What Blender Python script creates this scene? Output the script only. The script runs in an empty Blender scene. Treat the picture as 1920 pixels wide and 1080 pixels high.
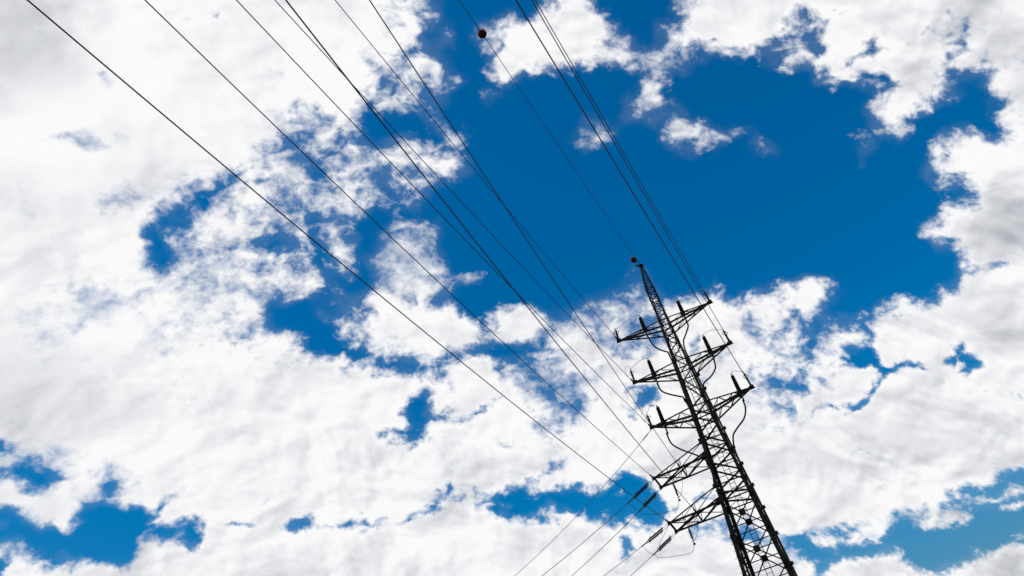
import bpy, bmesh, math, random
import numpy as np
from mathutils import Vector, Matrix
random.seed(4)
scn = bpy.context.scene
COL = scn.collection

# ------------------------------------------------------------------ camera
cam_d = bpy.data.cameras.new("camera"); cam = bpy.data.objects.new("camera", cam_d); COL.objects.link(cam)
CR, CU, CF = (0.9597129, 0.1754403, -0.2194807), (0.2809823, -0.5992275, 0.7496501), (0.0000000, 0.7811191, 0.6243820)
cam.matrix_world = Matrix(((CR[0], CU[0], -CF[0], 0), (CR[1], CU[1], -CF[1], 0), (CR[2], CU[2], -CF[2], 1.6), (0, 0, 0, 1)))
cam_d.sensor_width = 36; cam_d.lens = 36 * 1500 / 1920
cam_d.clip_start = 0.05; cam_d.clip_end = 6000
scn.camera = cam

# ------------------------------------------------------------------ exposure, sun
scn.view_settings.view_transform = 'Standard'; scn.view_settings.look = 'None'
scn.view_settings.exposure = 0; scn.view_settings.gamma = 1
SUN_EL, SUN_AZ = math.radians(60), math.radians(-125)      # azimuth clockwise from +Y
sun_d = bpy.data.lights.new("sun", 'SUN'); sun = bpy.data.objects.new("sun", sun_d); COL.objects.link(sun)
sun_d.energy = 2.0; sun_d.angle = math.radians(0.5); sun_d.color = (1, .96, .9)
sdir = Vector((math.sin(SUN_AZ) * math.cos(SUN_EL), math.cos(SUN_AZ) * math.cos(SUN_EL), math.sin(SUN_EL)))
sun.rotation_euler = sdir.to_track_quat('Z', 'Y').to_euler(); sun.location = (-40, -20, 80)

# ------------------------------------------------------------------ sky
# Cloud cover, brightness and edge softness over the dome.  Coordinates: stereographic
# sky coordinates (x, y)/(1 + z), turned about the zenith by SKY_TURN; shapes are listed
# as value, edge width and outline (all in 1/10000).
SKY_TURN = math.radians(15.7)
SKY = [
(0.45,135,(416,2528,792,2526,899,3147,824,3303,326,3309,347,3037,462,2843)),
(0.12,109,(-466,3567,-121,3285,366,3241,486,3563,924,3684,688,3941,158,3987,98,4404,-118,4460,-618,4547,-1078,4314,-1105,3942,-685,3862,-316,3724)),
(0.25,102,(-1397,3663,-1273,3667,-1195,3778,-1073,3787,-896,3726,-819,3666,-640,3601,-396,3557,-358,3649,-496,3759,-651,3866,-781,3921,-880,3997,-1022,4029,-1083,4165,-1050,4263,-1171,4266,-1266,4203,-1247,3989,-1147,3906,-1247,3839,-1400,3742)),
(0.5,143,(-1950,4263,-1497,4228,-570,4477,-480,4885,-681,4950,-999,4848,-1592,4653,-2050,4527)),
(0.45,110,(-2060,5363,-1636,5501,-1622,5788,-1835,5759,-2107,5563)),
(0.5,86,(-2424,5115,-2206,5272,-2077,5436,-2271,5404,-2469,5289)),
(-1,70,(784,2465,797,2731,734,2806,687,2793,671,2864,741,2917,805,2967,866,3038,907,3147,883,3237,810,3300,739,3271,688,3305,610,3283,545,3302,486,3286,414,3305,364,3269,308,3273,262,3313,223,3360,239,3424,309,3519,416,3531,554,3522,669,3569,799,3616,888,3628,976,3707,922,3766,838,3814,716,3836,671,3895,613,3931,552,3928,521,3889,442,3938,415,3959,311,3937,245,3971,188,3989,151,4024,128,4068,136,4137,129,4205,104,4269,85,4344,96,4424,35,4457,-29,4411,-116,4440,-94,4510,-161,4557,-193,4600,-265,4599,-333,4597,-404,4619,-450,4620,-464,4669,-481,4733,-470,4815,-437,4852,-386,4900,-324,4929,-307,4984,-266,5031,-168,5033,-113,5082,-37,5112,31,5162,87,5169,160,5170,217,5226,339,5239,441,5270,568,5252,621,5215,697,5204,782,5201,908,5209,943,5181,1014,5214,1121,5210,1291,5241,1398,5217,1462,5261,1592,5154,1686,5124,1613,5056,1655,4997,1824,4969,1931,5008,2103,5079,2317,5089,2503,5012,2521,4840,2555,4731,2665,4667,2822,4601,2895,4593,2948,4629,3001,4665,3054,4668,3088,4613,3143,4564,3258,4527,3322,4552,3395,4508,3492,4493,3601,4434,3669,4422,3723,4468,3704,4585,3713,4690,3781,4695,3873,4653,3916,4679,4004,4687,4055,4583,4084,4535,4227,4484,4302,4480,4382,4505,4456,4462,4469,4388,4443,4322,4485,4329,4542,4307,4545,4244,4570,4197,4612,4145,4614,4083,4567,4013,4542,3970,4500,3988,4435,4015,4383,3994,4352,3940,4391,3883,4369,3756,4404,3689,4464,3656,4524,3623,4518,3566,4482,3535,4435,3526,4402,3495,4330,3549,4266,3570,4217,3514,4208,3459,4213,3400,4193,3366,4248,3318,4297,3252,4287,3205,4334,3151,4402,3156,4454,3163,4544,3136,4584,3098,4599,3047,4577,2991,4526,2984,4467,2953,4417,2928,4360,2893,4373,2855,4360,2777,4322,2761,4273,2787,4196,2768,4144,2760,4098,2717,4076,2669,4076,2601,4046,2597,4043,2658,4050,2718,4064,2785,4041,2814,4078,2859,4138,2831,4165,2896,4174,2955,4103,2997,4087,3054,4049,3097,3987,3120,3926,3145,3922,3194,3929,3248,3971,3285,3910,3281,3858,3242,3789,3217,3747,3187,3743,3133,3742,3060,3751,3005,3774,2965,3785,2917,3748,2881,3679,2928,3629,2999,3559,2993,3490,2992,3427,3019,3382,3051,3359,3029,3398,2970,3402,2917,3363,2897,3293,2893,3202,2874,3154,2891,3116,2955,3084,2889,3011,2874,2966,2824,2905,2865,2839,2883,2767,2874,2681,2883,2614,2906,2577,2893,2546,2854,2482,2850,2451,2877,2392,2841,2334,2853,2317,2807,2337,2771,2291,2748,2314,2713,2373,2691,2361,2610,2338,2387)),
(0.95,55,(1167,3110,1201,2990,1285,2837,1389,2801,1473,2748,1502,2649,1540,2441,1740,2430,1777,2651,1867,2685,1933,2757,1914,2815,1877,2872,1824,2991,1656,3044,1634,3097,1563,3128,1473,3121,1435,3077,1357,3107,1311,3142)),
(0.4,56,(1844,2813,1954,2857,2040,2841,2094,2847,2107,2898,2188,2892,2253,2852,2277,2902,2352,2879,2405,2926,2503,2987,2471,3014,2377,2980,2309,3003,2258,3025,2167,3014,2111,3001,2004,3001,1895,2987,1822,2967)),
(0.25,48,(1077,2925,1067,2902,1112,2841,1180,2807,1231,2746,1346,2776,1314,2869,1235,2945,1201,3007,1141,2991)),
(0.15,35,(1060,3060,1095,3050,1149,3069,1131,3111,1078,3105)),
(0.5,43,(2058,3188,2128,3158,2177,3101,2207,3057,2295,3039,2345,3088,2347,3159,2409,3219,2337,3225,2267,3256,2198,3297,2117,3339,2084,3305,2130,3240)),
(0.2,44,(2206,3370,2271,3292,2362,3284,2351,3340,2281,3382)),
(0.4,52,(2351,3507,2357,3395,2415,3353,2450,3252,2487,3256,2481,3348,2562,3396,2637,3407,2731,3416,2880,3423,2762,3496,2686,3489,2640,3557,2563,3546,2512,3588,2395,3560)),
(0.15,52,(1748,3488,1782,3431,1797,3375,1855,3402,1907,3352,2038,3362,2024,3418,1970,3440,1956,3507,1863,3527,1772,3579,1733,3555)),
(0,52,(2946,3487,2986,3456,3120,3466,3141,3539,3052,3562)),
(0.1,29,(3713,3531,3716,3435,3758,3375,3830,3378,3801,3405,3738,3439,3742,3530)),
(0,29,(3664,3349,3767,3268,3864,3304,3819,3334,3746,3324,3694,3371)),
(0.35,40,(783,2904,836,2812,929,2811,925,2864,876,2924,807,2910)),
(0.25,44,(783,3463,850,3410,885,3457,966,3465,1017,3520,986,3567,890,3573,824,3543)),
(-0.05,43,(660,3354,787,3338,839,3410,729,3433)),
(-0.05,43,(1059,3269,1132,3208,1251,3189,1168,3250,1096,3304)),
(0.05,55,(174,4372,280,4303,338,4210,441,4120,568,4051,643,4062,726,4115,754,4175,831,4375,889,4537,851,4649,728,4680,488,4656,341,4604,271,4499,238,4437)),
(0.2,40,(891,4477,981,4440,1040,4462,1099,4536,1037,4563,938,4519)),
(-0.1,54,(290,4187,412,4099,486,4123,443,4198,324,4248)),
(0.12,64,(-71,4615,-48,4578,57,4617,134,4625,216,4593,335,4584,403,4613,374,4830,398,5037,313,5070,236,5021,178,4994,78,4983,3,4933,-18,4870,-3,4811,-40,4786,-114,4745,-158,4724,-116,4697,-35,4739,53,4725,12,4672)),
(0.95,74,(203,4813,262,4738,386,4689,504,4718,563,4730,646,4695,745,4742,846,4760,884,4823,965,4868,1016,4953,1038,5021,998,5078,914,5095,809,5089,722,5138,620,5110,577,5127,475,5098,396,5058,280,4985,205,4915)),
(0.85,59,(1044,4988,1122,4915,1193,4896,1298,4844,1403,4787,1516,4804,1570,4879,1515,4972,1422,5048,1316,5033,1169,5009)),
(0.02,84,(1591,4879,1779,4793,1922,4713,2085,4636,2165,4590,2284,4512,2337,4579,2496,4610,2553,4710,2516,4883,2464,5058,2273,5070,2104,5100,1974,5041,1846,5002,1718,4971,1634,5014)),
(0.1,76,(2116,4865,2299,4750,2468,4801,2482,5014,2271,5027)),
(0.15,50,(1048,4871,1153,4833,1258,4785,1236,4835,1152,4875)),
(0.15,48,(3894,4593,3940,4546,4016,4583,4077,4600,4070,4666,3996,4689,3931,4650)),
(0.1,37,(4202,3843,4292,3801,4372,3755,4393,3891,4463,3915,4373,3984,4298,3972,4239,3924)),
(0.05,35,(4212,3276,4273,3227,4317,3285,4253,3336)),
(0.1,33,(4477,3012,4540,3024,4584,3080,4541,3126,4500,3080)),
(0,131,(1299,5258,1463,5184,1698,5141,1806,5225,1959,5321,2005,5494,1897,5649,1719,5717,1585,5791,1410,5701,1303,5581)),
(-0.4,52,(1419,5252,1591,5227,1677,5167,1634,5261,1461,5325)),
(-1,45,(-662,3686,-614,3642,-534,3673,-552,3720,-630,3743,-655,3765,-721,3778,-753,3824,-806,3874,-864,3873,-926,3917,-961,3973,-1031,3991,-1117,3998,-1089,4061,-1115,4122,-1083,4165,-1074,4210,-1125,4242,-1241,4197,-1238,4135,-1219,4074,-1215,3995,-1157,3951,-1102,3961,-1106,3913,-1059,3878,-1014,3903,-965,3875,-918,3836,-900,3778,-864,3730,-817,3694,-728,3720)),
(-0.45,32,(-1388,3689,-1340,3683,-1299,3715,-1337,3739,-1388,3730)),
(-0.3,33,(-1261,3756,-1195,3778,-1210,3817,-1255,3803)),
(-0.7,35,(-432,3659,-351,3671,-334,3723,-389,3742,-432,3705)),
(-0.75,43,(-129,3688,-25,3653,53,3720,34,3828,-58,3843,-118,3896,-174,3854,-152,3758)),
(-0.5,36,(50,3611,157,3618,193,3693,115,3746,55,3706)),
(-0.75,37,(324,3782,415,3798,505,3839,494,3903,407,3906,336,3857)),
(-0.8,33,(-532,4177,-381,4189,-302,4226,-319,4266,-389,4299,-448,4272,-496,4228)),
(-0.9,38,(-151,4110,-76,4099,-7,4079,-37,4144,-86,4181,-69,4233,-21,4334,-69,4426,-143,4348,-177,4259)),
(-0.5,30,(-644,4527,-575,4554,-583,4607,-631,4584)),
(-0.3,29,(-820,4448,-769,4464,-724,4522,-776,4505)),
(-0.75,30,(-842,4703,-819,4786,-776,4837,-721,4847,-657,4795,-599,4766,-609,4831,-682,4858,-747,4890,-798,4857,-844,4804,-863,4738)),
(-0.45,25,(-1378,4508,-1326,4519,-1324,4561,-1380,4552)),
(-0.4,25,(-1239,4569,-1168,4599,-1168,4638,-1228,4617)),
(-0.35,24,(-1793,4495,-1752,4484,-1689,4496,-1713,4527,-1777,4522)),
(-0.3,23,(-1484,2910,-1445,2891,-1437,2923,-1470,2943)),
(-0.3,24,(-1310,2960,-1260,2966,-1196,3005,-1155,3044,-1194,3059,-1269,3005)),
(-0.4,22,(-1801,2913,-1740,2931,-1738,2971,-1820,2976)),
(-0.4,28,(-1532,3330,-1437,3325,-1326,3362,-1321,3406,-1452,3388,-1529,3363)),
(-0.25,24,(-620,2680,-567,2672,-562,2708,-611,2711)),
(-0.6,27,(492,3021,554,3008,577,3042,533,3085,499,3068)),
(-0.55,28,(399,3167,460,3148,492,3193,437,3223,404,3201)),
(-0.5,28,(622,3179,687,3159,727,3215,700,3263,641,3231)),
(-0.3,26,(505,2795,542,2795,556,2850,515,2850)),
(-0.3,27,(447,3080,499,3075,507,3115,458,3114)),
(-0.5,28,(-144,3473,-81,3467,-73,3517,-133,3520)),
(-0.3,36,(-1108,4383,-1038,4382,-987,4425,-1048,4433)),
(-0.3,27,(-1761,4257,-1673,4290,-1514,4305,-1615,4318,-1695,4314)),
(-0.7,27,(-2445,5077,-2335,5140,-2334,5187,-2371,5219,-2472,5180)),
(-1,42,(-2502,5292,-2356,5349,-2262,5368,-2186,5436,-2118,5492,-2073,5548,-2112,5581,-2164,5586,-2242,5557,-2294,5497,-2344,5431,-2402,5405,-2521,5365)),
(-0.6,33,(-1916,5563,-1867,5547,-1784,5607,-1722,5655,-1755,5689,-1823,5703,-1889,5680,-1918,5618)),
(-0.4,29,(-1875,5457,-1826,5473,-1818,5516,-1869,5507)),
(-1,48,(-2563,5530,-2434,5595,-2376,5630,-2333,5687,-2305,5765,-2171,5838,-2046,5909,-2002,5901,-2035,5829,-1986,5766,-1872,5766,-1807,5800,-1724,5836,-1647,5821,-1620,5890,-1539,5937,-1430,5921,-1489,5973,-1566,5977,-1597,6000,-1526,6064,-1365,6130,-1235,6127,-1231,6194,-1275,6244,-1300,6274,-1406,6250,-1509,6176,-1584,6168,-1623,6135,-1697,6201,-1764,6214,-1838,6212,-1961,6184,-2059,6130,-2163,6114,-2257,6064,-2325,6024,-2344,5988,-2410,5909,-2485,5869,-2632,5797)),
(0.1,34,(-2593,5646,-2420,5715,-2431,5758,-2607,5699)),
(0,49,(-2633,5804,-2459,5900,-2328,5995,-2385,6015,-2515,5995,-2660,5910)),
(-0.8,28,(-2660,5910,-2549,5968,-2600,6136,-2704,6087)),
(-0.75,36,(-1045,6183,-969,6140,-860,6142,-893,6193,-961,6213,-1030,6216)),
(-0.5,46,(-579,6284,-513,6268,-431,6286,-431,6350,-459,6399,-563,6381,-659,6342,-645,6303)),
(-0.62,47,(-356,6365,-251,6385,-116,6346,-51,6348,15,6385,-7,6420,-104,6425,-171,6439,-254,6411,-352,6400)),
(-0.75,35,(33,6384,138,6301,226,6309,167,6362,84,6392)),
(-0.7,44,(275,6394,344,6369,458,6344,551,6307,645,6304,654,6362,566,6387,486,6431,384,6418,297,6389)),
(-0.35,35,(647,6222,730,6190,765,6268,731,6352,670,6324)),
(-0.2,40,(770,6378,927,6404,916,6439,791,6410)),
(-1,54,(972,6425,999,6353,1062,6282,1166,6218,1281,6170,1371,6187,1401,6241,1417,6308,1503,6333,1664,6314,1802,6292,1940,6269,2077,6190,2168,6143,2259,6126,2336,6149,2419,6198,2478,6226,2626,6319,2600,6398,2560,6468,2483,6541,2409,6612,2307,6617,2167,6609,2098,6579,2029,6536,1936,6514,1867,6493,1751,6519,1682,6492,1613,6469,1520,6493,1404,6507,1336,6482,1290,6471,1219,6512,1152,6464,1083,6477,1015,6464)),
(-0.2,45,(1396,6131,1556,6104,1724,6092,1713,6145,1485,6177)),
(0.05,32,(2086,6333,2132,6300,2187,6330,2159,6371,2100,6364)),
(-0.1,32,(1522,6444,1569,6423,1614,6446,1567,6472)),
(0.2,36,(1089,6372,1159,6341,1242,6323,1250,6354,1156,6394)),
(-0.7,37,(2119,6758,2190,6711,2245,6745,2306,6775,2259,6826,2165,6815)),
(-0.3,41,(2813,6516,2949,6458,3061,6424,3131,6484,3044,6575,2907,6589,2815,6575)),
(-0.55,41,(2830,6303,2896,6251,3006,6204,2995,6259,2889,6324)),
(-0.6,45,(3129,6438,3262,6377,3410,6470,3504,6547,3536,6642,3408,6597,3248,6560,3157,6549)),
(-0.5,31,(1102,5877,1161,5849,1236,5861,1234,5914,1135,5927)),
(-0.95,43,(371,5504,446,5461,520,5442,620,5477,598,5539,542,5598,520,5660,536,5726,442,5772,358,5749,295,5733,202,5679,205,5646,302,5657,397,5647,406,5584)),
(-0.8,30,(617,5626,713,5621,800,5619,932,5585,1021,5535,1109,5504,1152,5519,1041,5583,885,5638,754,5659,646,5654)),
(-0.5,34,(721,5494,806,5517,781,5567,696,5547)),
(-0.5,44,(1512,5399,1590,5382,1598,5521,1544,5586,1502,5498)),
(-0.4,35,(1874,5527,1949,5539,1932,5627,1875,5606)),
(-0.4,35,(1631,5695,1720,5673,1728,5761,1639,5765)),
(-0.85,39,(2278,5399,2389,5367,2444,5429,2386,5498,2335,5532,2298,5481)),
(-0.5,35,(2240,5585,2314,5573,2338,5633,2259,5646)),
(-0.6,34,(2666,4990,2773,4954,2794,5008,2726,5049)),
(-0.3,34,(2798,4866,2868,4859,2860,4903,2810,4908)),
(-0.4,43,(2926,5038,3011,5050,3053,5175,2982,5184,2920,5112)),
(-0.35,34,(2697,5061,2758,5033,2763,5098,2709,5116)),
(-0.3,34,(2834,5308,2922,5234,2947,5283,2868,5362)),
(0.05,102,(3148,5164,3247,5107,3555,4931,3664,5131,3546,5548,3336,5580,3198,5465)),
(0.3,66,(-34,5092,204,5142,443,5250,353,5325,192,5265,16,5181)),
(-0.2,58,(304,5173,487,5212,492,5254,356,5291,311,5236)),
(0.25,67,(808,5110,906,5242,815,5364,600,5390,521,5320,696,5229)),
(-0.06,100,(3108,4780,3280,4693,3759,4682,3940,4820,3829,5146,3599,5274,3348,5268,3165,5118)),
(-0.75,37,(3318,4795,3350,4764,3407,4731,3440,4683,3427,4762,3377,4816,3336,4814)),
(-0.5,33,(3422,4609,3478,4609,3470,4670,3430,4667)),
(-0.8,33,(3651,4700,3713,4741,3693,4822,3637,4819,3651,4752)),
(-0.85,33,(3580,4936,3631,4889,3707,4858,3735,4884,3662,4966,3595,4985)),
(-0.5,34,(3481,5051,3555,5018,3543,5085,3496,5106)),
(-0.5,34,(3347,5145,3435,5115,3453,5165,3366,5204)),
(-0.8,34,(3443,5219,3533,5240,3657,5176,3644,5231,3581,5294,3534,5284)),
(-0.5,34,(3473,5417,3552,5370,3576,5432,3496,5476)),
(-0.3,33,(3422,4909,3476,4883,3493,4950,3438,4971)),
(-0.75,30,(3659,5503,3803,5415,3900,5362,3889,5404,3749,5478,3679,5526)),
(-1,25,(3916,4674,4015,4685,4084,4697,4064,4740,4055,4798,4085,4835,4107,4873,4093,4928,4144,4974,4205,4983,4288,4965,4348,4908,4417,4866,4466,4880,4415,4936,4323,4987,4254,5042,4185,5101,4174,5156,4121,5203,4069,5258,4020,5338,3933,5364,3904,5330,4011,5278,4060,5224,4077,5177,4146,5105,4167,5044,4117,5028,4055,5036,3979,5060,3882,5092,3830,5093,3896,5046,3927,4987,3882,4952,3924,4918,3944,4841,3921,4824,3983,4794,4013,4737)),
(-0.9,35,(4574,4789,4619,4735,4665,4684,4682,4645,4718,4688,4737,4726,4829,4736,4859,4823,4802,4886,4735,4926,4679,4914,4710,4841,4661,4824,4593,4827)),
(-0.35,31,(5103,5006,5134,4962,5162,5006,5126,5044)),
(-0.3,32,(4891,4954,4925,4936,4941,4975,4905,4985)),
(-0.4,30,(4693,4113,4753,4048,4870,4051,4899,4117,4795,4099)),
(-1,56,(3494,6530,3584,6544,3672,6516,3735,6473,3800,6453,3849,6407,3907,6424,3970,6393,4033,6363,4094,6323,4161,6309,4193,6375,4316,6402,4394,6338,4439,6291,4515,6218,4541,6157,4595,6098,4671,6055,4727,6013,4780,5958,4850,5893,4904,5855,4972,5790,5043,5747,5073,5693,5142,5645,5207,5584,5256,5546,5312,5501,5466,5387,5587,5999,5411,6083,5342,6138,5239,6231,5171,6307,5097,6349,5042,6388,4984,6414,4927,6445,4853,6512,4815,6541,4752,6540,4703,6553,4647,6531,4565,6561,4486,6567,4513,6506,4548,6438,4528,6411,4448,6449,4325,6496,4264,6528,4246,6573,4164,6632,4099,6627,3992,6672,3951,6712,3942,6768,3943,6927,3867,6941,3863,6723,3834,6683,3771,6676,3726,6666,3681,6664,3639,6717,3567,6628)),
(0.8,40,(3834,6501,3910,6460,4038,6421,4119,6409,4113,6483,4028,6564,3917,6549)),
(0.75,39,(4140,6500,4154,6420,4187,6308,4381,6219,4514,6209,4440,6296,4373,6343,4315,6398,4232,6425)),
(0.75,38,(4602,6151,4673,6069,4736,6083,4808,6018,4924,5986,5031,5909,5065,5831,5158,5735,5241,5663,5461,5541,5485,5659,5274,5743,5208,5800,5165,5891,5080,5971,5012,6037,4921,6100,4827,6154,4731,6199,4657,6264,4613,6207)),
(0.7,29,(5200,5934,5257,5861,5324,5804,5488,5672,5504,5756,5319,5887,5240,5940)),
(0.5,29,(4825,5991,4909,5886,5020,5840,4991,5903,4900,5956)),
(-0.5,34,(4681,6130,4758,6091,4801,6111,4727,6163)),
(-0.45,40,(2952,2757,3005,2764,3012,2716,3040,2689,3044,2628,3103,2591,3155,2598,3148,2642,3140,2677,3175,2682,3203,2658,3255,2665,3250,2713,3242,2748,3311,2756,3354,2777,3324,2806,3249,2850,3220,2875,3140,2858,3153,2811,3083,2803,3075,2845,3004,2836,2963,2810)),
(0.4,27,(3089,2829,3137,2813,3214,2820,3183,2866,3133,2872,3122,2937,3091,2888)),
(-0.55,23,(3216,2576,3276,2549,3325,2569,3275,2609,3229,2601)),
(-0.85,30,(3568,2668,3611,2621,3647,2622,3712,2663,3772,2697,3705,2718,3662,2742,3620,2735,3594,2787,3559,2862,3515,2834,3549,2773,3565,2730,3596,2698)),
(-0.85,24,(3663,2895,3713,2866,3757,2880,3794,2927,3713,2929)),
(-0.4,22,(4011,2453,4038,2432,4061,2461,4028,2477)),
(-0.35,22,(3860,2528,3900,2531,3922,2571,3888,2567)),
(-0.35,19,(4088,2589,4074,2508,4117,2461,4100,2520,4110,2605)),
(0.1,24,(3773,3048,3804,3036,3834,3099,3801,3130)),
]
BRIGHT = [
(-1632,2527,425,372,-0.28),(-1680,2866,335,335,-0.12),(-1037,2762,352,176,0.03),(-1347,2971,529,176,-0.096),(-1993,3761,274,487,-0.096),(-2302,4893,430,397,-0.28),(-1762,5107,712,214,-0.096),(-1174,3649,392,163,-0.12),(-837,3092,376,251,0.05),(-1950,4263,194,194,0.03),(1979,5256,302,216,-0.2),(1634,5090,170,128,0.05),(4760,3725,214,321,-0.256),(4650,3952,184,220,-0.16),(3569,2534,259,113,-0.176),(4195,2398,186,124,-0.24),(4313,2642,224,192,-0.144),(2916,2587,199,99,-0.064),(5021,4562,228,266,-0.176),(4813,4450,228,190,-0.096),(4707,5617,830,249,-0.112),(5222,5467,241,201,-0.096),(5439,6310,158,141,-0.85),(5185,6408,169,101,-0.1),(4338,6639,309,88,0.06),(4070,5721,514,257,-0.04),(816,6054,527,220,-0.04),(-234,5415,489,163,-0.04),(-776,5811,483,242,0.05),(-1240,4972,738,148,0.04),(3478,2681,133,99,0.06),(3956,2952,203,169,0.06),(4250,3150,137,137,0.05),(3994,6690,179,89,0.08),(462,5002,246,123,0.04),(2753,5251,258,258,0.05),(42,6697,1309,175,-0.02),(-910,4158,212,71,-0.04),]
SOFT = [
(-1517,3293,997,786,1),(-1733,4541,1021,408,1),(-2046,5447,781,426,0.7),(509,4358,431,353,0.8),(2011,4870,506,253,0.6),(-1843,5796,740,444,0.6),(1858,3446,222,148,0.8),(1146,2840,169,169,0.6),(2243,3203,181,217,0.6),(2608,3466,260,149,0.6),(3025,3515,186,111,0.8),(3771,3426,180,144,0.7),(2102,2915,313,174,0.5),(869,2877,135,169,0.5),(892,3501,183,110,0.7),(999,4501,161,101,0.6),(1590,5434,391,304,0.6),(-186,3809,431,323,0.3),(1078,3251,214,107,0.8),]

P0, P1, Q0, Q1, ROWS, COLS = -0.33, 0.62, 0.19, 0.74, 100, 200
def sky_fields():
    p = P0 + (np.arange(COLS) + 0.0) / (COLS - 1) * (P1 - P0)
    q = Q0 + (np.arange(ROWS) + 0.0) / (ROWS - 1) * (Q1 - Q0)
    X, Y = np.meshgrid(p, q)
    D = np.full_like(X, 1.55)
    for v, s, pts in SKY:
        v = v * 1.6 if v >= .75 else v + .22 if v >= .3 else v + .16 if v >= -.1 else v + .25 if v > -.5 else v - .1 if v > -.78 else -1.45 if v <= -1 else v * 1.35
        a = np.array(pts, float).reshape(-1, 2) * 1e-4; b = np.roll(a, -1, 0); s = s * 1.25e-4
        best = np.full_like(X, 9.0); ins = np.zeros_like(X, bool)
        for (x0, y0), (x1, y1) in zip(a, b):
            dx, dy = x1 - x0, y1 - y0
            t = np.clip(((X - x0) * dx + (Y - y0) * dy) / max(dx * dx + dy * dy, 1e-12), 0, 1)
            best = np.minimum(best, (X - x0 - t * dx) ** 2 + (Y - y0 - t * dy) ** 2)
            if y0 != y1:
                ins ^= ((y0 > Y) != (y1 > Y)) & (X < (x1 - x0) * (Y - y0) / (y1 - y0) + x0)
        sd = np.sqrt(best) * np.where(ins, 1, -1)
        w = np.clip(0.5 + sd / (2 * s), 0, 1)
        D = D * (1 - w) + v * w
    Bm = np.full_like(X, 1.0); Sm = np.zeros_like(X)
    for x, y, rx, ry, am in BRIGHT:
        Bm += am * np.exp(-((X - x * 1e-4) / (rx * 1e-4)) ** 2 - ((Y - y * 1e-4) / (ry * 1e-4)) ** 2)
    for x, y, rx, ry, am in SOFT:
        Sm = np.maximum(Sm, am * np.exp(-((X - x * 1e-4) / (rx * 1e-4)) ** 2 - ((Y - y * 1e-4) / (ry * 1e-4)) ** 2))
    return D * .27 + .5, np.clip(Bm, 0, 1), np.clip(Sm, 0, 1)

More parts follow.
